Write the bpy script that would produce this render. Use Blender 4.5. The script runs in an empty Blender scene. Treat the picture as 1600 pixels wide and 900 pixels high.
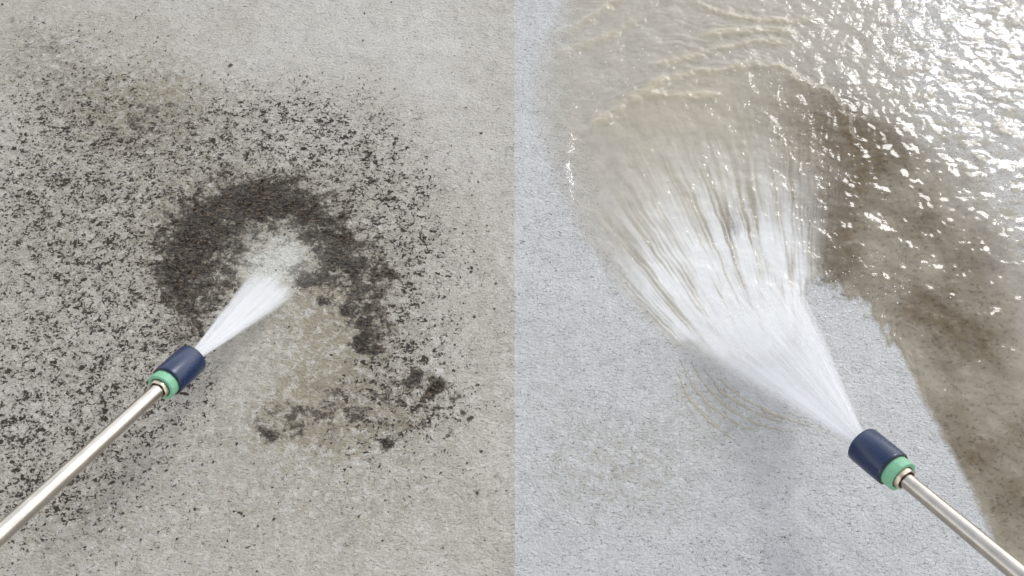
import bpy, bmesh, math
import numpy as np
from mathutils import Vector, Matrix

C = bpy.context.scene.collection
SC = bpy.context.scene

# ------------------------------------------------------------------ camera
PITCH, CAM_H, FPX = math.radians(65), 0.85, 1400.0
th = PITCH
cF = np.array([0, math.cos(th), -math.sin(th)])
cU = np.array([0, math.sin(th), math.cos(th)])
cR = np.array([1.0, 0, 0])
cO = np.array([0, -CAM_H/math.tan(th), CAM_H])

cam = bpy.data.cameras.new('camera')
cam.sensor_width = 36.0
cam.lens = FPX/1600*36
cam.clip_start = 0.01
cam.clip_end = 500
camo = bpy.data.objects.new('camera', cam)
C.objects.link(camo)
camo.location = cO
camo.rotation_euler = (math.pi/2 - th, 0, 0)
SC.camera = camo

def ray(x, y):
    return cF + cR*(x-800)/FPX + cU*(450-y)/FPX
def G(x, y):                       # ground point (metres) of a place measured in the photograph
    r = ray(x, y)
    return cO + r*(CAM_H/-r[2])
def G2(x, y):
    return G(x, y)[:2]
MM = 0.001
PX = 0.00067                       # metres of ground per photograph pixel at the middle

# ------------------------------------------------------------------ world, sun, exposure
m = ray(1660, -40); m /= np.linalg.norm(m)
sdir = np.array([m[0], m[1], -m[2]])           # direction towards the bright part of the sky
el = math.asin(sdir[2]); az = math.atan2(sdir[0], sdir[1])
w = bpy.data.worlds.new('World'); SC.world = w; w.use_nodes = True
nt = w.node_tree; nt.nodes.clear()
sky = nt.nodes.new('ShaderNodeTexSky'); sky.sky_type = 'NISHITA'; sky.sun_disc = False
sky.sun_elevation = el; sky.sun_rotation = az
sky.air_density = 1.0; sky.dust_density = 0.6; sky.ozone_density = 1.0
bg = nt.nodes.new('ShaderNodeBackground'); bg.inputs['Strength'].default_value = 0.15
wo = nt.nodes.new('ShaderNodeOutputWorld')
hs = nt.nodes.new('ShaderNodeHueSaturation'); hs.inputs['Saturation'].default_value = 0.27   # thin overcast
nt.links.new(sky.outputs[0], hs.inputs['Color']); nt.links.new(hs.outputs[0], bg.inputs[0]); nt.links.new(bg.outputs[0], wo.inputs[0])
sun = bpy.data.lights.new('sun', 'SUN'); sun.energy = 0.5; sun.angle = math.radians(14)
sun.color = (1.0, 0.992, 0.98)
suno = bpy.data.objects.new('sun', sun); C.objects.link(suno)
suno.rotation_euler = Vector(sdir).to_track_quat('Z', 'Y').to_euler()
suno.location = (0.5, 1.5, 2)
SC.view_settings.view_transform = 'Standard'
SC.view_settings.look = 'None'
SC.view_settings.gamma = 1
SC.view_settings.exposure = 1.13
SC.cycles.transparent_max_bounces = 32
SC.cycles.max_bounces = 12
SC.cycles.diffuse_bounces = 6

# ------------------------------------------------------------------ helpers
def sstep(a, b, x):
    t = np.clip((x-a)/(b-a), 0, 1); return t*t*(3-2*t)

def perlin(x, y, seed=0):
    rng = np.random.RandomState(seed)
    ang = rng.rand(256, 256)*2*np.pi
    gx, gy = np.cos(ang), np.sin(ang)
    xi, yi = np.floor(x).astype(int), np.floor(y).astype(int)
    xf, yf = x-xi, y-yi
    def d(i, j):
        a, b = (xi+i) & 255, (yi+j) & 255
        return gx[a, b]*(xf-i)+gy[a, b]*(yf-j)
    u = xf**3*(xf*(xf*6-15)+10); v = yf**3*(yf*(yf*6-15)+10)
    return (d(0,0)*(1-u)+d(1,0)*u)*(1-v)+(d(0,1)*(1-u)+d(1,1)*u)*v*1.0
def fbm(x, y, seed=0, oct=3, gain=0.5):
    a, s = 1.0, 0
    for o in range(oct):
        s = s+a*perlin(x*2**o, y*2**o, seed+o); a *= gain
    return s*1.4
def ridged(x, y, seed=0, oct=2):
    a, s = 1.0, 0
    for o in range(oct):
        s = s+a*(1-2.6*np.abs(perlin(x*2**o, y*2**o, seed+o))); a *= 0.5
    return s/1.5

def blob(X, Y, px, py, rx, ry=None, rot=0, p=1.0):
    ry = ry or rx
    c = G2(px, py)
    c1 = G2(px+1, py); c2 = G2(px, py-1)
    sx = c1[0]-c[0]; sy = c2[1]-c[1]
    dx, dy = (X-c[0])/sx, (Y-c[1])/sy
    a = math.radians(rot); ca, sa = math.cos(a), math.sin(a)
    u, v = (dx*ca+dy*sa)/rx, (-dx*sa+dy*ca)/ry
    return np.exp(-(u*u+v*v)**p)
def blobs(X, Y, L):
    s = np.zeros_like(X)
    for b in L:
        k = b[-1]
        s += k*blob(X, Y, *b[:-1])
    return s
def polydist(X, Y, pts, closed=False):
    P = np.array([G2(*p) for p in pts]); n = len(P)
    best = np.full(X.shape, 1e9); tb = np.zeros_like(X)
    for i in range(n if closed else n-1):
        a, b = P[i], P[(i+1) % n]; d = b-a
        t = np.clip(((X-a[0])*d[0]+(Y-a[1])*d[1])/(d@d), 0, 1)
        q = np.hypot(X-a[0]-t*d[0], Y-a[1]-t*d[1])
        mk = q < best; best = np.where(mk, q, best); tb = np.where(mk, (i+t)/(n-1), tb)
    return best, tb
def inside(X, Y, pts):
    P = np.array([G2(*p) for p in pts]); n = len(P)
    r = np.zeros(X.shape, bool)
    for i in range(n):
        (x1, y1), (x2, y2) = P[i], P[(i+1) % n]
        c = ((y1 > Y) != (y2 > Y)) & (X < (x2-x1)*(Y-y1)/(y2-y1+1e-12)+x1)
        r ^= c
    return r
def sdf(X, Y, pts):
    d, _ = polydist(X, Y, pts, True)
    return np.where(inside(X, Y, pts), d, -d)

def tag(o, label=None, cat=None, group=None, kind=None):
    if label: o['label'] = label
    if cat: o['category'] = cat
    if group: o['group'] = group
    if kind: o['kind'] = kind
    return o

def grid_object(name, xs, ys, zfun, mat, attrs, cull=None):
    X, Y = np.meshgrid(xs, ys)
    Z = zfun
    nx, ny = len(xs), len(ys)
    i = np.arange(nx*ny).reshape(ny, nx)
    q = np.stack([i[:-1, :-1], i[:-1, 1:], i[1:, 1:], i[1:, :-1]], -1).reshape(-1, 4)
    co = np.stack([X, Y, Z], -1).reshape(-1, 3)
    if cull is not None:
        k = cull.reshape(-1)
        q = q[k[q].any(1)]
        used = np.zeros(nx*ny, bool); used[q.reshape(-1)] = True
        idx = np.cumsum(used)-1
        q = idx[q]; co = co[used]
        attrs = {a: v.reshape(-1)[used] for a, v in attrs.items()}
    me = bpy.data.meshes.new(name)
    me.vertices.add(len(co)); me.vertices.foreach_set('co', co.astype(np.float32).ravel())
    me.loops.add(len(q)*4); me.loops.foreach_set('vertex_index', q.astype(np.int32).ravel())
    me.polygons.add(len(q)); me.polygons.foreach_set('loop_start', np.arange(0, len(q)*4, 4, dtype=np.int32))
    me.polygons.foreach_set('loop_total', np.full(len(q), 4, np.int32))
    me.update(calc_edges=True)
    me.polygons.foreach_set('use_smooth', np.ones(len(q), bool))
    for a, v in attrs.items():
        at = me.attributes.new(a, 'FLOAT', 'POINT'); at.data.foreach_set('value', v.astype(np.float32).ravel())
    me.materials.append(mat)
    o = bpy.data.objects.new(name, me); C.objects.link(o)
    return o

class NT:
    def __init__(s, name):
        s.m = bpy.data.materials.new(name); s.m.use_nodes = True
        s.t = s.m.node_tree; s.t.nodes.clear()
        s.out = s.t.nodes.new('ShaderNodeOutputMaterial')
    def n(s, typ, **k):
        nd = s.t.nodes.new(typ)
        for a, v in k.items(): setattr(nd, a, v)
        return nd
    def set(s, sock, v):
        if isinstance(v, bpy.types.NodeSocket): s.t.links.new(v, sock)
        else: sock.default_value = v
    def math(s, op, a, b=0.0, c=0.0, clamp=False):
        nd = s.n('ShaderNodeMath', operation=op, use_clamp=clamp)
        s.set(nd.inputs[0], a); s.set(nd.inputs[1], b); s.set(nd.inputs[2], c)
        return nd.outputs[0]
    def attr(s, name):
        nd = s.n('ShaderNodeAttribute', attribute_name=name); return nd.outputs['Fac']
    def pos(s, sc=(1,1,1), loc=(0,0,0), rot=(0,0,0)):
        g = s.n('ShaderNodeTexCoord')
        mp = s.n('ShaderNodeMapping'); s.set(mp.inputs['Vector'], g.outputs['Object'])
        mp.inputs['Scale'].default_value = sc; mp.inputs['Location'].default_value = loc; mp.inputs['Rotation'].default_value = rot
        return mp.outputs[0]
    def noise(s, vec, scale, detail=2, rough=0.5, dist=0.0):
        nd = s.n('ShaderNodeTexNoise'); s.set(nd.inputs['Vector'], vec); s.set(nd.inputs['Scale'], scale)
        s.set(nd.inputs['Detail'], detail); s.set(nd.inputs['Roughness'], rough); s.set(nd.inputs['Distortion'], dist)
        return nd.outputs['Fac']
    def ss(s, x, a, b):
        nd = s.n('ShaderNodeMapRange', interpolation_type='SMOOTHSTEP')
        s.set(nd.inputs['Value'], x); s.set(nd.inputs['From Min'], a); s.set(nd.inputs['From Max'], b)
        return nd.outputs[0]
    def mix(s, f, a, b):
        nd = s.n('ShaderNodeMix', data_type='RGBA')
        s.set(nd.inputs[0], f)
        for i, v in ((6, a), (7, b)):
            s.set(nd.inputs[i], v if isinstance(v, bpy.types.NodeSocket) else (*v, 1))
        return nd.outputs[2]
    def bump(s, h, dist, strength=1.0, normal=None):
        nd = s.n('ShaderNodeBump'); s.set(nd.inputs['Height'], h); s.set(nd.inputs['Distance'], dist); s.set(nd.inputs['Strength'], strength)
        if normal is not None: s.set(nd.inputs['Normal'], normal)
        return nd.outputs[0]
    def principled(s, **k):
        nd = s.n('ShaderNodeBsdfPrincipled')
        for a, v in k.items():
            a = a.replace('_', ' ')
            s.set(nd.inputs[a], (*v, 1) if isinstance(v, tuple) and len(v) == 3 else v)
        return nd
    def done(s, sh):
        s.t.links.new(sh, s.out.inputs['Surface']); return s.m

# ------------------------------------------------------------------ concrete materials
def concrete(name, base, base2, stained):
    M = NT(name)
    p = M.pos(sc=(1.0, 1.15, 1.0), rot=(0, 0, 0.4))
    pr = M.pos(sc=(0.75, 1.5, 1.0), rot=(0, 0, math.radians(20)))
    n_grain = M.noise(p, 330, 3, 0.55, 0.6)
    n_fine = M.noise(p, 900, 2, 0.6)
    n_mid = M.noise(p, 70, 3, 0.6)
    n_big = M.noise(p, 9, 3, 0.6)
    n_pit = M.noise(pr, 470, 2, 0.5, 1.0)
    speck, dark, warm, pale = M.attr('speck'), M.attr('dark'), M.attr('warm'), M.attr('pale')
    col = M.mix(M.ss(n_big, 0.3, 0.7), base, base2)
    col = M.mix(M.math('MULTIPLY', M.ss(n_mid, 0.45, 0.72), 0.45), col, tuple(c*0.82 for c in base2))
    # sand grains showing in the paste
    col = M.mix(M.math('MULTIPLY', M.ss(n_fine, 0.52, 0.78), 0.5), col, (0.27, 0.245, 0.21))
    col = M.mix(M.math('MULTIPLY', M.ss(n_fine, 0.50, 0.25), 0.45), col, (0.74, 0.735, 0.72))
    # lichen: warm film
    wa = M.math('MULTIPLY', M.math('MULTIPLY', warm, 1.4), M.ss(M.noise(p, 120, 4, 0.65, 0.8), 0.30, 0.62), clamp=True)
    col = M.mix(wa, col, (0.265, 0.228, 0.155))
    # grey film
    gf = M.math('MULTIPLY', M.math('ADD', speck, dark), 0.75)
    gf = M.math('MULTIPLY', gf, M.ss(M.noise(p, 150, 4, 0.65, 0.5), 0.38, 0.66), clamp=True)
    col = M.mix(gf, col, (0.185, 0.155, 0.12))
    # small pits
    pit = M.ss(n_pit, M.math('SUBTRACT', 0.615, M.math('MULTIPLY', M.ss(n_mid, 0.4, 0.7), 0.05)), 0.72)
    col = M.mix(M.math('MULTIPLY', pit, 0.75), col, (0.12, 0.105, 0.085))
    # dark algae specks, threshold set by how dirty the place is
    cl = M.noise(p, 60, 3, 0.6)
    sp = M.math('MULTIPLY', speck, M.math('MULTIPLY_ADD', M.ss(cl, 0.38, 0.62), 0.75, 0.48))
    nsp = M.noise(M.pos(sc=(0.9, 1.15, 1), loc=(3, 1, 0), rot=(0, 0, math.radians(-15))), 215, 2, 0.55, 0.8)
    nsp = M.math('MAXIMUM', nsp, M.math('SUBTRACT', M.noise(M.pos(sc=(0.9, 1.15, 1), loc=(5, 4, 0)), 470, 2, 0.5, 0.8), 0.03))
    nsp = M.math('ADD', nsp, M.math('MULTIPLY', M.math('SUBTRACT', M.noise(M.pos(loc=(9, 9, 9)), 35, 3, 0.6), 0.5), 0.16))
    thr = M.math('SUBTRACT', 0.735, M.math('MULTIPLY', sp, 0.275))
    s1 = M.ss(nsp, thr, M.math('ADD', thr, 0.03))
    s1 = M.math('MULTIPLY', s1, M.math('MULTIPLY', M.math('MULTIPLY', speck, 6.0, clamp=True), 0.97))
    s0 = M.math('MULTIPLY', M.ss(nsp, M.math('SUBTRACT', thr, 0.07), thr), M.math('MULTIPLY', M.math('MULTIPLY', speck, 4.0, clamp=True), 0.5))
    col = M.mix(s0, col, (0.17, 0.145, 0.115))
    col = M.mix(s1, col, (0.034, 0.024, 0.018))
    # dense crust
    dn = M.math('ADD', dark, M.math('MULTIPLY', M.math('SUBTRACT', M.noise(p, 260, 4, 0.7, 0.6), 0.5), 2.3))
    dn = M.math('ADD', dn, M.math('MULTIPLY', M.math('SUBTRACT', n_mid, 0.5), 2.0))
    dn = M.math('ADD', dn, M.math('MULTIPLY', M.math('SUBTRACT', cl, 0.5), 1.4))
    d1 = M.math('MULTIPLY', M.ss(dn, 0.30, 0.95), M.math('MULTIPLY', dark, 5.0, clamp=True))
    mid = M.math('MULTIPLY', M.ss(M.math('ADD', dn, 0.0), -0.05, 0.55), M.math('MULTIPLY', dark, 4.0, clamp=True))
    col = M.mix(M.math('MULTIPLY', mid, 0.72), col, (0.17, 0.135, 0.095))
    crust = M.mix(M.ss(M.noise(pr, 230, 2, 0.6, 0.7), 0.46, 0.66), (0.018, 0.011, 0.006), (0.15, 0.108, 0.070))  # crust tones, contrast widened to paint in glints on the grain
    col = M.mix(M.math('MULTIPLY', d1, 0.96), col, crust)
    # grain
    col = M.mix(M.math('MULTIPLY', pale, 0.6), col, (0.62, 0.61, 0.55))
    h = M.math('ADD', M.math('MULTIPLY', n_grain, 1.0), M.math('MULTIPLY', n_fine, 0.25))
    h = M.math('ADD', h, M.math('MULTIPLY', M.noise(pr, 190, 2, 0.5, 0.8), 0.55))
    h = M.math('SUBTRACT', h, M.math('MULTIPLY', pit, 0.25))
    h = M.math('ADD', h, M.math('MULTIPLY', M.math('MULTIPLY', d1, M.noise(pr, 210, 2, 0.55, 0.7)), 3.0))
    nb = M.bump(h, 0.0022, 1.0)
    b = M.principled(Base_Color=col, Roughness=M.math('SUBTRACT', M.math('MULTIPLY_ADD', n_fine, 0.25, 0.40), M.math('MULTIPLY', d1, 0.15)), Normal=nb)
    M.set(b.inputs['Specular IOR Level'], M.math('SUBTRACT', M.math('MULTIPLY_ADD', s1, -0.35, 0.5), M.math('MULTIPLY', d1, 0.12), clamp=True))
    return M.done(b.outputs[0])

mat_left = concrete('dirty_concrete', (0.50, 0.468, 0.412), (0.425, 0.39, 0.33), True)
mat_right = concrete('washed_concrete', (0.50, 0.495, 0.485), (0.455, 0.448, 0.435), False)

# ------------------------------------------------------------------ ground grids
def graded(a, b, step, far, growth=1.35):
    core = list(np.arange(a, b+step*0.5, step))
    lo, hi = [], []
    if far[0] is not None:
        s, x = step*2, a
        while x > far[0]: x -= s; s *= growth; lo.append(x)
    if far[1] is not None:
        s, x = step*2, core[-1]
        while x < far[1]: x += s; s *= growth; hi.append(x)
    return np.array(lo[::-1]+core+hi)

SEAM = G2(804, 450)[0]
ys = graded(-0.42, 0.52, 0.003, (-40, 60))
# --- left, dirty
xs = graded(SEAM-0.72, SEAM, 0.003, (-40, None)); xs = xs-(xs[-1]-SEAM)
X, Y = np.meshgrid(xs, ys)
wx, wy = X+0.012*fbm(X*22, Y*22, 5), Y+0.012*fbm(X*22, Y*22, 9)
dark = blobs(wx, wy, [
    (300,375,42,45,0,.95),(285,430,38,40,0,.95),(298,490,30,35,0,.75),(335,325,48,32,0,.85),(395,300,48,25,0,.8),
    (450,305,42,26,0,.75),(495,345,36,28,0,.7),(530,385,32,34,0,.65),(556,428,42,36,0,.52),(578,476,38,36,0,.45),(590,520,30,30,0,.34),(555,500,22,18,0,.25),(520,420,30,34,0,.35),
    (485,440,20,18,0,.7),(460,418,16,10,0,.3),(345,445,18,40,0,.35),(370,370,30,25,0,.35),(410,330,50,20,0,.5),
    (700,612,12,10,0,.4),(670,600,14,9,30,.4),(225,185,55,38,0,.22),(120,130,45,22,-20,.15),(60,60,60,20,-20,.14),
    (470,655,60,28,10,.3),(425,675,16,8,10,.45),(550,635,90,45,0,.17),(640,600,50,35,0,.10),(430,345,80,35,0,.18),(380,400,50,50,0,.18)])
speck = 0.10+blobs(wx, wy, [
    (120,440,190,200,0,.46),(90,260,130,130,0,.38),(330,250,170,110,0,.40),(250,560,120,90,0,.36),(40,680,150,110,0,.44),
    (570,290,120,110,0,.40),(640,430,85,120,0,.42),(500,200,110,70,0,.30),(400,180,120,60,0,.22),(600,560,75,70,0,.40),(660,640,75,50,0,.44),(560,640,90,60,0,.25),
    (420,330,170,90,0,.35),(90,120,140,110,0,.22),(200,800,220,90,0,.14),(600,750,140,60,0,.14),(710,560,80,150,0,.10),
    (290,440,90,140,0,.25),(150,720,110,60,20,.2),(60,800,140,90,0,.16),(250,660,120,60,0,.12)])
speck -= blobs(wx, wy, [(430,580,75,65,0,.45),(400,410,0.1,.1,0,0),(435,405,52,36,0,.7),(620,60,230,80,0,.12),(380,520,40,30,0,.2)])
speck = np.clip(speck, 0, 0.62)
warm = 0.24-blob(wx, wy, 640, 60, 260, 160)*0.22+blobs(wx, wy, [  # film cut at upper right to paint in the cool sky sheen
    (430,385,110,80,0,.55),(500,470,80,60,0,.4),(520,610,120,80,0,.65),(560,650,120,50,0,.45),(230,170,95,60,0,.75),(300,400,80,120,0,.5),(560,460,70,90,0,.6),
    (320,300,150,90,0,.25),(80,340,160,160,0,.22),(450,680,200,40,0,.2),(520,790,200,60,0,.25),(140,150,160,60,-25,.25),(90,800,160,90,0,.25),
    (540,290,70,60,0,.25),(60,80,100,60,0,.2)])
warm = np.clip(warm, 0, 1)
pale = np.clip(blobs(wx, wy, [(437,405,46,34,0,1.1),(415,425,30,24,0,.4)]), 0, 1)
# thick moss patches of their own
for (a, b_, r, k) in [(564,535,15,1.3),(591,546,9,1.2),(570,548,9,1),(649,591,10,.9),(638,600,8,.8),(670,617,9,1.1),(684,606,10,1.1),(723,643,5,1),
                      (736,655,6,1),(608,694,9,1),(600,690,7,.7),(615,432,7,1),(609,425,8,.9),(590,370,6,.7),(505,470,7,1),(503,466,6,.8),
                      (655,584,8,.9),(690,596,6,.8),(541,486,9,.7),(360,102,3.5,.9),(640,365,4,.6),(656,410,5,.7),(568,505,9,.6),(660,660,7,.5),
                      (776,770,4,.8),(700,680,5,.6),(414,678,8,.6),(775,747,4,.7),(745,772,4,.6)]:
    dark += k*blob(X+0.0022*fbm(X*190, Y*190, 31), Y+0.0022*fbm(X*190, Y*190, 37), a, b_, r, r*0.8, 0, 1.6)
Z = 0.0009*fbm(X*40, Y*40, 3)*(np.hypot(X, Y) < 1.2)
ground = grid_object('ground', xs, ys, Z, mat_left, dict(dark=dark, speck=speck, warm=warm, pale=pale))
tag(ground, 'rough light grey concrete half covered in dark algae specks and a black ring of grime', 'ground', kind='structure')
GL = (xs, ys, dark, speck)

# --- right, washed
xs = graded(SEAM, SEAM+0.75, 0.003, (None, 40)); xs = xs-(xs[0]-SEAM)
X, Y = np.meshgrid(xs, ys)
dark = blobs(X, Y, [(1310,430,30,30,0,.3)])
speck = 0.05+blobs(X, Y, [(860,370,45,80,0,.12),(1150,860,120,40,0,.14),(1500,100,100,120,0,.12),(900,850,90,50,0,.06)])
warm = 0.06+blobs(X, Y, [(980,740,130,90,0,.30),(1100,640,90,50,-35,.22),(870,620,60,140,0,.12)])
pale = np.clip(blobs(X, Y, [(1360,560,90,130,0,.25)]), 0, 1)
Z = 0.0009*fbm(X*40, Y*40, 3)*(np.hypot(X, Y) < 1.2)
g2 = grid_object('pavement', xs, ys, Z, mat_right, dict(dark=dark, speck=speck, warm=warm, pale=pale))
tag(g2, 'clean pale grey concrete half being rinsed by the wide jet', 'ground', kind='structure')

# ------------------------------------------------------------------ muddy water
POOL = [(1600,960),(1545,845),(1512,770),(1475,700),(1443,640),(1412,575),(1380,520),(1340,478),(1300,455),(1280,432),(1262,455),
        (1225,560),(1130,575),(1062,548),(1010,505),(955,440),(902,380),(880,330),(858,270),(832,210),(822,150),(832,80),(862,25),
        (880,-60),(900,-260),(2500,-260),(2500,1000),(1700,1150)]
ARC = [(925,392),(892,345),(877,300),(876,255),(898,215),(950,180),(1010,145),(1080,114),(1150,106),(1220,116),(1280,142),(1318,178),(1335,222),(1338,262)]
ARC2 = [(1000,150),(980,120),(1060,80),(1160,60),(1250,62)]
RID = [[(1070,-5),(1110,18),(1160,30),(1230,36),(1290,30)],[(1080,62),(1130,52),(1190,48),(1250,52)],
       [(1000,112),(1060,96),(1120,78),(1190,66),(1240,72)],[(960,152),(1030,150),(1090,152),(1130,146)],
       [(850,62),(900,44),(950,12),(990,-10)],[(860,90),(900,76),(950,60),(1010,20)]]
st = 0.00105
wxs = np.arange(G2(804,450)[0]+0.008, 0.86, st); wys = np.arange(-0.34, 0.56, st)
X, Y = np.meshgrid(wxs, wys)
O = G2(1265, 740)
r = np.hypot(X-O[0], Y-O[1]); t = np.arctan2(X-O[0], Y-O[1])      # polar about the spray
Cc = G2(1140, 430)
rc = np.hypot(X-Cc[0], (Y-Cc[1])); tc = np.arctan2(X-Cc[0], Y-Cc[1])
sd = sdf(X, Y, POOL)
jag = np.clip(blobs(X, Y, [(1300,450,60,60,0,1.0),(1390,530,70,70,0,1.0)]), 0, 1)
sd = sd+0.0028*fbm(X*90, Y*90, 11)+0.012*jag*fbm(X*75, Y*40, 70, 2)+0.006*jag*fbm(X*260, Y*90, 12)
lefte = blobs(X, Y, [(1000,480,90,90,0,1.0),(870,250,60,160,0,.6)])
sd = sd+0.010*np.clip(lefte, 0, 1)*fbm(t*30, r*6, 14)
sheet_poly = ARC+[(1310,330),(1290,430),(1230,560),(1050,540),(950,440)]
sdS = sdf(X, Y, sheet_poly)+0.009*fbm(X*22, Y*22, 38, 3)
insheet = sstep(-0.004, 0.016, sdS)
dA, tA = polydist(X, Y, ARC)
lm = np.clip(blobs(X, Y, [(840,140,120,260,0,1.0),(890,340,90,110,0,.8),(970,450,80,90,0,.7)]), 0, 1)
thick = sstep(0, 0.014+0.040*lm, sd)
sh_up = sstep(0.0, 0.22, Y-G2(1100,430)[1])
# regions
UR = np.clip(blobs(X, Y, [(1540,120,130,190,0,1.1),(1600,300,40,150,0,.8),(1470,20,70,60,0,.7)]), 0, 1)
UL = np.clip(blobs(X, Y, [(930,110,110,120,0,1),(1110,60,160,80,0,1),(1000,240,120,100,0,.4)]), 0, 1)
BR = np.clip(blobs(X, Y, [(1400,330,120,120,0,1),(1360,210,60,70,0,.6),(1490,500,120,170,0,1),(1560,750,110,170,0,1)]), 0, 1)
calm = np.clip(blobs(X, Y, [(1430,310,85,110,0,1.2),(1470,470,85,80,0,1),(1540,680,50,90,0,.5),(925,275,25,45,0,.8)]), 0, 1)
edgeband = sstep(0.022, 0.004, sd)*sstep(0.30, 0.40, X)
# waves
H = 0.0012*thick
patch = sstep(0.05, 0.16, fbm(X*60+0.5*fbm(X*90, Y*90, 98), Y*80, 96, 4, 0.7)-0.34*np.clip(UR*1.3-0.35, 0, 1)+0.10)*np.clip(UR*1.6, 0, 1)  # patches painted muddier and less glossy where the sky reflection drops out
H += 0.00012*patch
long_w = ridged(tc*2.6+0.3*fbm(X*12, Y*12, 20), rc*60+1.0*fbm(X*14, Y*14, 21), 22)
H += (0.0009*long_w)*thick*(1-insheet)*np.clip(UL*1.1+0.03-BR, 0, 1)
chop = fbm(X*95+0.8*fbm(X*50, Y*50, 23), Y*170, 24, 3, 0.55)
cell = ridged(X*80+0.6*fbm(X*60, Y*60, 33), Y*115, 34, 2)
spot = sstep(0.35, 0.85, fbm(X*24, Y*24, 77, 2)+0.25)
amp = 0.00018*UL-0.00002*UR+0.00004*BR*spot+0.00003
amp = amp*(1-0.75*calm)
H += amp*chop*thick*(1-0.45*insheet)
H += 0.00004*cell*thick*np.clip(0.3*UR+0.25*BR*(1-calm)*spot, 0, 1)
fine = fbm(X*190, Y*260, 26, 2)
H += 0.00002*fine*thick*(1-0.7*calm)
# radial flow
rs = ridged(t*58+0.5*fbm(X*24, Y*24, 27), r*6, 28, 3)
swirl = sstep(1250, 1330, (X/PX)+800)
H += insheet*thick*(0.00015*rs*np.clip(0.6+1.1*fbm(X*30, Y*30, 66, 2), 0.1, 1.4)+0.00005*fbm(t*110, r*55, 29, 2))
# hydraulic jump and ridges
na = 0.55+0.65*fbm(X*35, Y*35, 35)
prof = np.exp(-((sdS+0.002)/0.0065)**2)*(dA < 0.03)
H += 0.0042*prof*np.clip(na, 0.1, 1.4)*sstep(0, .2, tA)*sstep(1.0, .9, tA)
prof = prof*np.clip(0.75+0.7*fbm(X*28, Y*28, 36), 0.05, 1.2)
ridgecol = prof.copy()
for k, Rg in enumerate(RID):
    d, tt = polydist(X, Y, Rg)
    d = d+0.003*fbm(X*40, Y*40, 50+k)
    pr_ = np.exp(-(d/0.0055)**2)*sstep(0, .15, tt)*sstep(1, .85, tt)
    H += 0.0024*pr_*np.clip(0.7+0.6*fbm(X*45, Y*45, 60+k), 0, 1.5); ridgecol = np.maximum(ridgecol, 0.8*pr_)
tum = np.clip(blobs(X, Y, [(1400,60,75,45,0,1.2),(1310,150,40,60,0,.6),(1450,30,60,40,0,.8)]), 0, 1)
H *= 1-0.5*np.clip(UR, 0, 1)
H += 0.0006*tum*ridged(X*32+0.8*fbm(X*40, Y*40, 82), Y*40+0.8*fbm(X*38, Y*38, 83), 84, 3)
H *= sstep(-0.001, 0.02, sd)
Z = H+0.0004+0.0009*fbm(X*40, Y*40, 3)
# silt; patch adds the painted gaps in the sky reflection
turb = thick*(0.56+0.38*BR+0.3*ridgecol)+0.15*insheet
turb -= 0.75*np.clip(UR*1.3, 0, 1)*(1-patch)
turb *= 1-0.5*np.clip(lm, 0, 1)
turb += 0.15*fbm(X*16, Y*16, 91)*thick
turb = np.clip(turb, 0, 0.97)*sstep(-0.001, 0.005+0.03*np.clip(lm, 0, 1), sd)
silt = np.clip(BR*(0.75+0.45*fbm(X*14, Y*14, 92)) + np.clip(blobs(X, Y, [(1290,200,60,60,0,.5),(1330,240,45,45,0,.45),(1290,330,55,60,0,.55),(1310,410,38,40,0,.8),(1210,330,70,40,0,.35),(1140,350,40,18,-60,.4),(1150,365,22,14,0,.5),(1240,180,80,60,0,.3)]), 0, 1), 0, 1)
silt = silt*(1-0.6*edgeband*sstep(0.40, 0.46, X))
tan = np.clip(ridgecol*0.75+edgeband*0.8+0.25*insheet, 0, 1)
stk = ridged(t*50+0.35*fbm(X*30, Y*30, 93), r*4, 94, 3)-0.1+0.6*fbm(t*18, r*12, 95, 3)
rr = np.hypot(X-G2(1180,520)[0], Y-G2(1180,520)[1])
foam = sstep(0.29, 0.02, rr)*insheet*(0.12+1.0*np.clip(stk*1.2, 0, 1))*1.25
foam += blobs(X, Y, [(1160,530,110,50,0,.7),(1230,500,40,40,0,.4)])*(0.5+0.6*np.clip(stk, 0, 1))
foam *= 1-0.8*np.clip(blobs(X, Y, [(1300,420,40,60,0,1.0),(1300,300,60,80,0,.7)]), 0, 1)
foam = np.clip(foam, 0, 1)
turb = np.clip(turb+foam*0.5, 0, 0.98)

foamr = np.clip(foam, 0, 1)*0.7
M = NT('muddy_water')
p = M.pos()
turb_n, silt_n, tan_n, foam_n = (M.attr(a) for a in ('turb', 'silt', 'tanmud', 'foam'))
mud = M.mix(tan_n, (0.33, 0.298, 0.24), (0.34, 0.298, 0.215))
mott = M.noise(M.pos(sc=(1, 1.5, 1)), 48, 5, 0.75, 0.15)
mott2 = M.noise(M.pos(sc=(1, 1.3, 1)), 190, 4, 0.7, 0.3)
sf = M.math('MULTIPLY', silt_n, M.ss(mott, 0.05, 0.52), clamp=True)
mud = M.mix(sf, mud, (0.115, 0.086, 0.048))
sf2 = M.math('MULTIPLY', M.math('MULTIPLY', silt_n, M.ss(mott2, 0.50, 0.66)), 0.85, clamp=True)
mud = M.mix(sf2, mud, (0.055, 0.043, 0.032))
sf3 = M.math('MULTIPLY', M.ss(M.noise(M.pos(loc=(2, 2, 2)), 45, 4, 0.7, 0.6), 0.48, 0.68), 0.30)
mud = M.mix(sf3, mud, (0.21, 0.185, 0.15))
mud = M.mix(foam_n, mud, (0.50, 0.495, 0.48))
hb = M.math('ADD', M.noise(M.pos(sc=(0.75, 1.3, 1)), 210, 1, 0.5, 0.9), M.math('MULTIPLY', M.noise(p, 120, 1, 0.5, 0.8), 0.8))
bmp = M.bump(M.math('MULTIPLY', hb, M.attr('chop')), 0.00021, 1.0)
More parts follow.
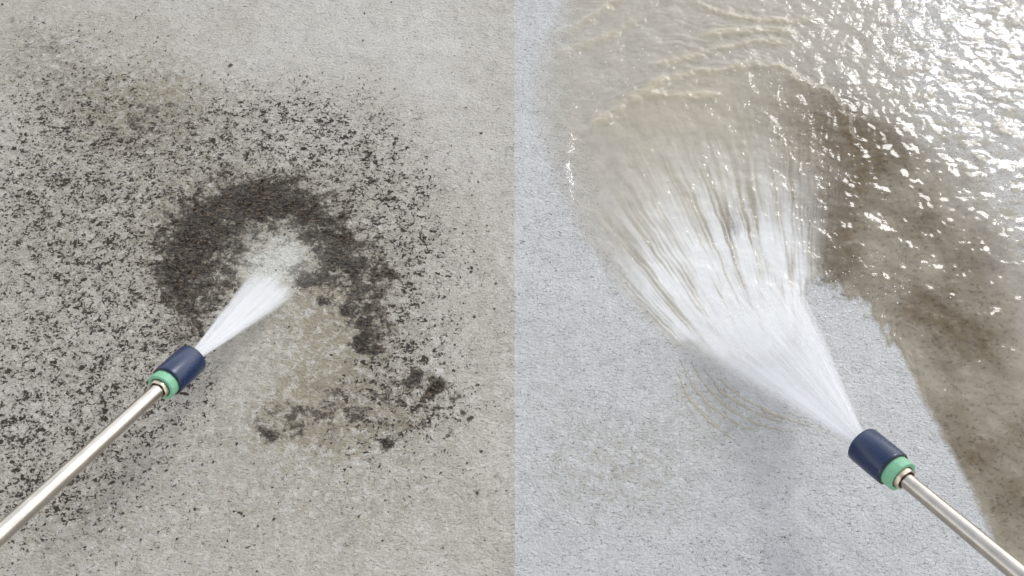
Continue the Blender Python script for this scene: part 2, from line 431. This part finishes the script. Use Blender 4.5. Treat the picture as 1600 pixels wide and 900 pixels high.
tr = M.n('ShaderNodeBsdfTransparent'); M.set(tr.inputs[0], M.mix(M.attr('wet_sheen'), (1, 1, 1), (0.95, 0.935, 0.905)))
df = M.n('ShaderNodeBsdfDiffuse'); M.set(df.inputs['Color'], mud); g_ = M.n('ShaderNodeNewGeometry')

mx = M.n('ShaderNodeMixShader'); M.set(mx.inputs[0], turb_n); M.set(mx.inputs[1], tr.outputs[0]); tl = M.n('ShaderNodeBsdfTranslucent'); M.set(tl.inputs['Color'], mud)
ad = M.n('ShaderNodeAddShader'); M.set(ad.inputs[0], df.outputs[0]); M.set(ad.inputs[1], tl.outputs[0])
M.set(mx.inputs[2], ad.outputs[0])
gl = M.n('ShaderNodeBsdfGlossy'); gl.inputs['Roughness'].default_value = 0.05; M.set(gl.inputs['Normal'], bmp)
gl.inputs['Color'].default_value = (1, 1, 1, 1)
fr = M.n('ShaderNodeFresnel'); fr.inputs['IOR'].default_value = 1.34; M.set(fr.inputs['Normal'], bmp)
wet_sheen = M.attr('wet_sheen')
mx2 = M.n('ShaderNodeMixShader'); M.set(mx2.inputs[0], M.math('MULTIPLY', M.math('MULTIPLY', fr.outputs[0], wet_sheen), M.math('SUBTRACT', 1.0, g_.outputs['Backfacing']))); M.set(mx2.inputs[1], mx.outputs[0]); M.set(mx2.inputs[2], gl.outputs[0])
mat_water = M.done(mx2.outputs[0])
water = grid_object('water', wxs, wys, Z, mat_water,
                    dict(turb=turb, silt=silt, tanmud=tan, foam=foam, wet_sheen=sstep(-0.001, 0.012, sd)*(1-0.65*patch), chop=np.clip(0.55+3.6*UL*(1-insheet)-0.15*UR-0.5*calm+0.25*BR*spot+1.5*insheet*(1-BR)*(1-foamr)+2.4*ridgecol+0.8*tum+0.35*fbm(X*20, Y*20, 97), 0.10, 4.6)), cull=(sd > -0.005))
tag(water, 'muddy brown wash water rippling over the right concrete half', 'water', kind='structure')

# thin rills beside the wide jet
def ribbon(name, pts, wd, hgt, seed):
    P = [G2(*q) for q in pts]
    n = 90; T = np.linspace(0, len(P)-1, n)
    A = np.array(P)
    cx = np.interp(T, range(len(P)), A[:, 0]); cy = np.interp(T, range(len(P)), A[:, 1])
    for _ in range(12):
        cx[1:-1] = (cx[:-2]+cx[1:-1]*2+cx[2:])/4; cy[1:-1] = (cy[:-2]+cy[1:-1]*2+cy[2:])/4
    cx += 0.0015*fbm(T*5, T*0+seed, seed); cy += 0.0015*fbm(T*5, T*0+seed+9, seed+3)
    tx, ty = np.gradient(cx), np.gradient(cy); L = np.hypot(tx, ty); nx, ny = -ty/L, tx/L
    env = np.sin(np.linspace(0, np.pi, n))**0.6*(0.6+0.6*np.clip(fbm(T*9, T*0, seed+5), -1, 1))
    k = 7; me = bpy.data.meshes.new(name); V = []; F = []
    for i in range(n):
        for j in range(k):
            u = j/(k-1)*2-1
            V.append((cx[i]+nx[i]*u*wd*env[i], cy[i]+ny[i]*u*wd*env[i], 0.0003+hgt*(1-u*u)*env[i]-0.0008*abs(u)**4))
    for i in range(n-1):
        for j in range(k-1):
            a = i*k+j; F.append((a, a+1, a+k+1, a+k))
    return V, F
RL = [[(1062,560),(1080,600),(1110,635),(1150,662),(1200,680)],[(1080,565),(1100,600),(1140,640),(1190,665),(1240,676)],
      [(1098,575),(1130,615),(1180,645),(1230,662)],[(1055,575),(1075,620),(1110,660),(1150,690)],[(1120,590),(1160,622),(1210,648),(1270,668)]]
V, F = [], []
for k, pts in enumerate(RL):
    v, f = ribbon('r', pts, 0.0032, 0.0006, 3*k+1); o_ = len(V)
    V += v; F += [tuple(a+o_ for a in q) for q in f]
M = NT('clear_film')
b = M.principled(Base_Color=(0.50, 0.44, 0.34), Roughness=0.15, Alpha=0.55,
                 Normal=M.bump(M.noise(M.pos(), 400, 3, 0.6), 0.0012, 0.8))
me = bpy.data.meshes.new('rill'); me.from_pydata(V, [], F); me.materials.append(M.done(b.outputs[0]))
for q in me.polygons: q.use_smooth = True
o = bpy.data.objects.new('water', me); C.objects.link(o)
tag(o, 'thin curved rills of rinse water along the lower edge of the wide jet', 'water', kind='structure')

# ------------------------------------------------------------------ lances
def lathe(name, prof, mat, parent, seg=64, rib=None, close=False):
    """profile of (axial, radius); axis +X"""
    V, F = [], []
    for i in range(seg):
        a = 2*math.pi*i/seg
        for (x, rr_) in prof:
            q = rr_*(1+(rib(a, x) if rib else 0))
            V.append((x, q*math.cos(a), q*math.sin(a)))
    n = len(prof)
    for i in range(seg):
        j = (i+1) % seg
        for k in range(n-1):
            F.append((i*n+k, i*n+k+1, j*n+k+1, j*n+k))
    me = bpy.data.meshes.new(name); me.from_pydata(V, [], F); me.materials.append(mat)
    bm = bmesh.new(); bm.from_mesh(me); bmesh.ops.remove_doubles(bm, verts=bm.verts, dist=1e-6)
    bmesh.ops.recalc_face_normals(bm, faces=bm.faces)
    for f in bm.faces: f.smooth = True
    for e in bm.edges:
        if len(e.link_faces) == 2 and e.calc_face_angle() > math.radians(38): e.smooth = False
    bm.to_mesh(me); bm.free()
    o = bpy.data.objects.new(name, me); C.objects.link(o); o.parent = parent
    return o

def plastic(name, col, rough, col2=None):
    M = NT(name)
    n = M.noise(M.pos(), 300, 4, 0.6)
    c = M.mix(M.ss(n, 0.3, 0.8), col, col2 or tuple(v*1.25 for v in col))
    b = M.principled(Base_Color=c, Roughness=M.math('MULTIPLY_ADD', n, 0.25, rough-0.12),
                     Normal=M.bump(M.noise(M.pos(), 900, 3), 0.0002, 0.5))
    return M.done(b.outputs[0])
def metal(name, col, rough):
    M = NT(name)
    n = M.noise(M.pos(sc=(0.05, 1, 1)), 900, 3, 0.6)
    n2 = M.noise(M.pos(), 60, 4, 0.6)
    c = M.mix(M.ss(n2, 0.3, 0.75), col, tuple(v*0.8 for v in col))
    b = M.principled(Base_Color=c, Metallic=1.0, Roughness=M.math('MULTIPLY_ADD', n, 0.18, rough-0.08),
                     Normal=M.bump(n, 0.0001, 0.25))
    return M.done(b.outputs[0])
m_navy = plastic('navy_plastic', (0.003, 0.014, 0.050), 0.27)
m_black = plastic('black_rubber', (0.006, 0.007, 0.012), 0.5)
m_green = plastic('mint_plastic', (0.15, 0.36, 0.21), 0.42, (0.18, 0.41, 0.25))
m_steel = metal('brushed_steel', (0.50, 0.455, 0.40), 0.24)
m_brass = metal('worn_nickel', (0.62, 0.53, 0.41), 0.30)
m_dark = plastic('dark_recess', (0.03, 0.022, 0.018), 0.6)

def make_lance(label, g, p0, p1, rr_, cap_px, cap_len, tube_r0, tube_r1, ring_mat=m_green):
    """g: where the jet line meets the ground; p0: nozzle middle; p1: where the tube leaves the frame"""
    gd = G(*g); tg = CAM_H/-ray(*g)[2]
    a = math.hypot(p0[0]-g[0], p0[1]-g[1]); b = math.hypot(p1[0]-p0[0], p1[1]-p0[1])
    D0 = (b/a-(rr_-1))/(b/a)*tg
    P0 = cO+ray(*p0)*D0
    ax = gd-P0; L = np.linalg.norm(ax); ax /= L
    R = cap_px/2*D0/FPX
    root = bpy.data.objects.new('pressure_washer_lance', None); C.objects.link(root)
    X_ = Vector(ax); up = Vector((0, 0, 1)); Y_ = up.cross(X_).normalized(); Z_ = X_.cross(Y_)
    mt = Matrix((X_, Y_, Z_)).transposed().to_4x4(); mt.translation = Vector(P0)
    root.matrix_world = mt
    root.empty_display_size = 0.02
    tag(root, label, 'pressure washer lance', 'steel pressure washer lances')
    h = cap_len/2*R
    # cap: hollow bell, slightly wider at the front
    cap = lathe('nozzle_cap', [(-h+.50*R, .70*R), (-h+.10*R, .78*R), (-h, .86*R), (-h+.01*R, .93*R), (-h+.05*R, .965*R), (-h+.14*R, .985*R), (0, 1.0*R),
                         (h-.12*R, 1.0*R), (h-.04*R, .975*R), (h, .92*R), (h, .82*R), (h-.04*R, .77*R), (h-.5*R, .62*R), (h-.5*R, .001*R)], m_navy, root, 96)
    lathe('rubber_seal', [(-h+.12*R, .84*R), (-h-.03*R, .86*R), (-h-.045*R, .89*R), (-h-.03*R, .93*R), (-h+.02*R, .962*R), (-h+.05*R,.90*R)], m_black, root, 96)
    rib = lambda a, x: 0.010*(1 if math.sin(a*14) > 0.2 else 0)
    lathe('collar', [(-h+.3*R, .80*R), (-h-.02*R, .845*R), (-h-.54*R, .845*R), (-h-.59*R, .825*R), (-h-.61*R, .79*R), (-h-.61*R, .66*R), (-h-.56*R, .61*R), (-h, .58*R)], ring_mat, root, 112, rib)
    # hex nut
    def hexa(a, x): return 0.05*math.cos(6*a)
    lathe('coupling_nut', [(-h-.1*R, .58*R), (-h-.74*R, .59*R), (-h-.82*R, .565*R), (-h-.84*R, .53*R), (-h-.84*R, .50*R), (-h-.78*R, .475*R), (-h, .46*R)], m_brass, root, 96,
          lambda a, x: 0.035*math.cos(6*a) if x < -h-.2*R else 0)
    lathe('recess_infill', [(-h-.2*R, .47*R), (-h-.70*R, .47*R), (-h-.70*R, .2*R)], m_dark, root, 48)  # dark ring filling the recess between nut and tube
    # nozzle insert inside the bell
    lathe('nozzle_tip', [(h-.55*R, .5*R), (h-.3*R, .40*R), (h-.12*R, .30*R), (h-.10*R, .12*R), (h-.25*R, .001*R)], m_steel, root, 48)
    # tube widens a little towards the grip end
    # distance along axis to p1
    D1 = D0/rr_; P1 = cO+ray(*p1)*D1; Ld = np.linalg.norm(P1-P0)
    r0 = tube_r0*D0/FPX; r1 = tube_r1*D1/FPX
    pr = [(-h-.1*R, 0.001), (-h-.1*R, r0)]
    for k in range(1, 24):
        s = k/23.0; pr.append((-h-.1*R-(Ld*1.05)*s, r0+(r1-r0)*s))
    pr += [(-Ld*1.05-h-0.12, r1*1.0), (-0.8, r1*1.0), (-0.8, .0005)]
    lathe('tube', pr, m_steel, root, 64)
    tip = P0+ax*(h-.1*R)
    return root, P0, ax, tip, R, h

LA = make_lance('narrow jet lance at lower left, green collar and navy cap over the dirty concrete', (432,440), (281,578), (5,826), 1.25, 52, 2.45, 11, 15.5)
LB = make_lance('lance at lower right with navy cap throwing the wide jet over muddy water', (1171,547), (1371,713), (1577,886), 1.15, 61, 2.15, 12, 16)

# ------------------------------------------------------------------ water jets
def spray_mat(name, seed, dens, k, rag=0.9, con=0.95):
    M = NT(name)
    u, s, ly = M.attr('u'), M.attr('s'), M.attr('layer')
    def polar(ku, ks, off):
        c = M.n('ShaderNodeCombineXYZ'); M.set(c.inputs[0], M.math('MULTIPLY', u, ku)); M.set(c.inputs[1], M.math('MULTIPLY', s, ks))
        M.set(c.inputs[2], M.math('MULTIPLY_ADD', ly, 3.7, off)); return c.outputs[0]
    a = M.noise(polar(k, 0.9, seed), 1.0, 3, 0.55)
    b = M.noise(polar(k*4, 2.2, seed+5), 1.0, 3, 0.6)
    c_ = M.noise(polar(k*0.9, 0.4, seed+9), 1.0, 1, 0.5)
    st_ = M.math('ADD', M.math('MULTIPLY', a, 0.6), M.math('MULTIPLY', b, 0.4))
    st_ = M.ss(st_, 0.41, 0.60)
    au = M.math('ABSOLUTE', u)
    # soft, ragged flank and ragged end
    eg = M.ss(M.math('ADD', au, M.math('MULTIPLY', M.math('SUBTRACT', b, 0.5), 0.16)), 1.0, 0.72)
    end = M.ss(M.math('ADD', s, M.math('MULTIPLY', M.math('SUBTRACT', M.noise(polar(k*5, 0.2, seed+2), 1.0, 2, 0.6), 0.5), rag)), 1.06, 0.80)
    near = M.math('SUBTRACT', 1.0, M.math('MULTIPLY', s, 0.45))
    al = M.math('MULTIPLY', M.math('MULTIPLY_ADD', st_, con, 1.15-con), dens)
    al = M.math('MULTIPLY', M.math('MULTIPLY', al, near), M.math('MULTIPLY', eg, end), clamp=True)
    df = M.n('ShaderNodeBsdfDiffuse'); df.inputs[0].default_value = (0.86, 0.86, 0.86, 1)
    tl = M.n('ShaderNodeBsdfTranslucent'); tl.inputs[0].default_value = (0.86, 0.86, 0.86, 1)
    m1 = M.n('ShaderNodeMixShader'); m1.inputs[0].default_value = 0.45
    M.set(m1.inputs[1], df.outputs[0]); M.set(m1.inputs[2], tl.outputs[0])
    tr = M.n('ShaderNodeBsdfTransparent')
    m2 = M.n('ShaderNodeMixShader'); M.set(m2.inputs[0], al); M.set(m2.inputs[1], tr.outputs[0]); M.set(m2.inputs[2], m1.outputs[0])
    return M.done(m2.outputs[0])

def make_spray(name, label, lance, A, Mi, B, mat, w0, thick, nl, smax=1.0):
    root, P0, ax, tip, R, h = lance
    A, Mi, B = G(*A), G(*Mi), G(*B)
    lat = B-A; lat /= np.linalg.norm(lat)
    lat0 = lat-ax*(lat@ax); lat0 /= np.linalg.norm(lat0)
    nrm = np.cross(ax, lat0)
    if nrm[2] < 0: nrm = -nrm
    nu, ns = 64, 40
    V, F, U, S, Ly = [], [], [], [], []
    rng = np.random.RandomState(4)
    for l in range(nl):
        q = (l/(nl-1))*2-1
        base = len(V)
        uo = rng.uniform(-0.02, 0.02)
        for j in range(ns+1):
            s = j/ns*smax
            for i in range(nu+1):
                u = i/nu*2-1
                v = (u+1)/2
                E_ = (1-v)**2*A+2*v*(1-v)*(2*Mi-0.5*A-0.5*B)+v*v*B
                st0 = tip+lat0*u*w0*math.sqrt(max(0,1-0.3*q*q))
                pnt = st0+(E_-st0)*s
                pnt = pnt+nrm*q*thick*(0.18+0.82*s)*math.sqrt(max(0.0, 1-0.85*u*u))*(1 if s < 0.8 else 1)
                pnt = pnt+lat0*(uo*0.05*s)
                if s > 0.9: pnt[2] = max(pnt[2], 0.0032+0.0006*l)
                V.append(tuple(pnt)); U.append(u); S.append(s); Ly.append(l)
        for j in range(ns):
            for i in range(nu):
                a = base+j*(nu+1)+i; F.append((a, a+1, a+nu+2, a+nu+1))
    me = bpy.data.meshes.new(name); me.from_pydata(V, [], F)
    for nm, arr in (('u', U), ('s', S), ('layer', Ly)):
        at = me.attributes.new(nm, 'FLOAT', 'POINT'); at.data.foreach_set('value', np.array(arr, np.float32))
    me.materials.append(mat)
    for q in me.polygons: q.use_smooth = True
    o = bpy.data.objects.new(name, me); C.objects.link(o)
    tag(o, label, 'water jet')
    return o
make_spray('water_jet', 'narrow white fan of water leaving the left lance and striking the black grime ring', LA,
           (388,430), (432,434), (470,462), spray_mat('spray_narrow', 2.0, 0.55, 1.6, 0.35, 0.7), 0.0052, 0.007, 6)
make_spray('water_jet', 'large wide white fan of water spreading from the right lance', LB,
           (1040,540), (1150,455), (1262,452), spray_mat('spray_wide', 8.0, 0.40, 3.5), 0.0050, 0.014, 6)

# ------------------------------------------------------------------ crumbs of dirt (real crumbs lying on the concrete)
rng = np.random.RandomState(7)
gx, gy, gd, gs = GL
ico = bmesh.new(); bmesh.ops.create_icosphere(ico, subdivisions=1, radius=1.0)
iv = np.array([v.co[:] for v in ico.verts]); ifc = np.array([[v.index for v in f.verts] for f in ico.faces]); ico.free()
V, F = [], []; cnt = 0
for _ in range(160000):
    if cnt >= 8000: break
    x, y = rng.uniform(SEAM-0.66, SEAM-0.004), rng.uniform(-0.36, 0.42)
    i = np.searchsorted(gx, x)-1; j = np.searchsorted(gy, y)-1
    d = gd[j, i]; s = gs[j, i]
    if rng.rand() > (min(1, max(0, d-0.35))**1.5*0.8+max(0, s-0.08)**1.8*0.8+0.006): continue
    rad = 0.0004+0.0013*rng.rand()**3.2
    dv = iv*rng.uniform(0.55, 1.25, (12, 1))*rad*np.array([rng.uniform(.7, 1.5), rng.uniform(.6, 1.1), rng.uniform(.35, .8)])
    a = rng.uniform(0, 6.28); ca, sa = math.cos(a), math.sin(a)
    dv = np.stack([dv[:, 0]*ca-dv[:, 1]*sa, dv[:, 0]*sa+dv[:, 1]*ca, dv[:, 2]], 1)+np.array([x, y, 0.0003])
    F.append(ifc+12*cnt); V.append(dv); cnt += 1
M = NT('dirt')
n = M.noise(M.pos(), 120, 4, 0.6)
b = M.principled(Base_Color=M.mix(M.ss(n, .3, .7), (0.018, 0.013, 0.010), (0.065, 0.05, 0.036)), Roughness=0.65)
me = bpy.data.meshes.new('dirt_crumbs'); me.from_pydata(np.concatenate(V).tolist(), [], np.concatenate(F).tolist()); me.materials.append(M.done(b.outputs[0]))
o = bpy.data.objects.new('dirt_crumbs', me); C.objects.link(o)
tag(o, 'small dark crumbs of dried algae and dirt scattered on the left concrete', 'dirt', kind='stuff')

# ------------------------------------------------------------------ droplets thrown up where the jets strike
V, F = [], []; cnt = 0
def drops(n, cx, cy, sx, sy, zmax, rmax):
    global cnt
    for _ in range(n):
        g = G(cx+rng.normal()*sx, cy+rng.normal()*sy)
        rad = 0.00025+rmax*rng.rand()**4
        F.append(ifc+12*cnt); V.append(iv*rad*np.array([1, 1, .8])+np.array([g[0], g[1], 0.002+abs(rng.normal())*zmax])); cnt += 1
drops(260, 1150, 430, 90, 60, 0.006, 0.0007)
drops(160, 1340, 470, 50, 40, 0.004, 0.0006)
drops(200, 1430, 60, 60, 50, 0.008, 0.0011)
drops(200, 1120, 110, 120, 25, 0.006, 0.0008)
drops(90, 430, 436, 28, 14, 0.006, 0.0005)
M = NT('droplet_water')
b = M.principled(Base_Color=(0.9, 0.9, 0.9), Roughness=0.05, Alpha=0.75)
me = bpy.data.meshes.new('water_droplets'); me.from_pydata(np.concatenate(V).tolist(), [], np.concatenate(F).tolist()); me.materials.append(M.done(b.outputs[0]))
for q in me.polygons: q.use_smooth = True
o = bpy.data.objects.new('water_droplets', me); C.objects.link(o)
tag(o, 'fine drops of water thrown up around both jets and the wave crests', 'water drops', kind='stuff')
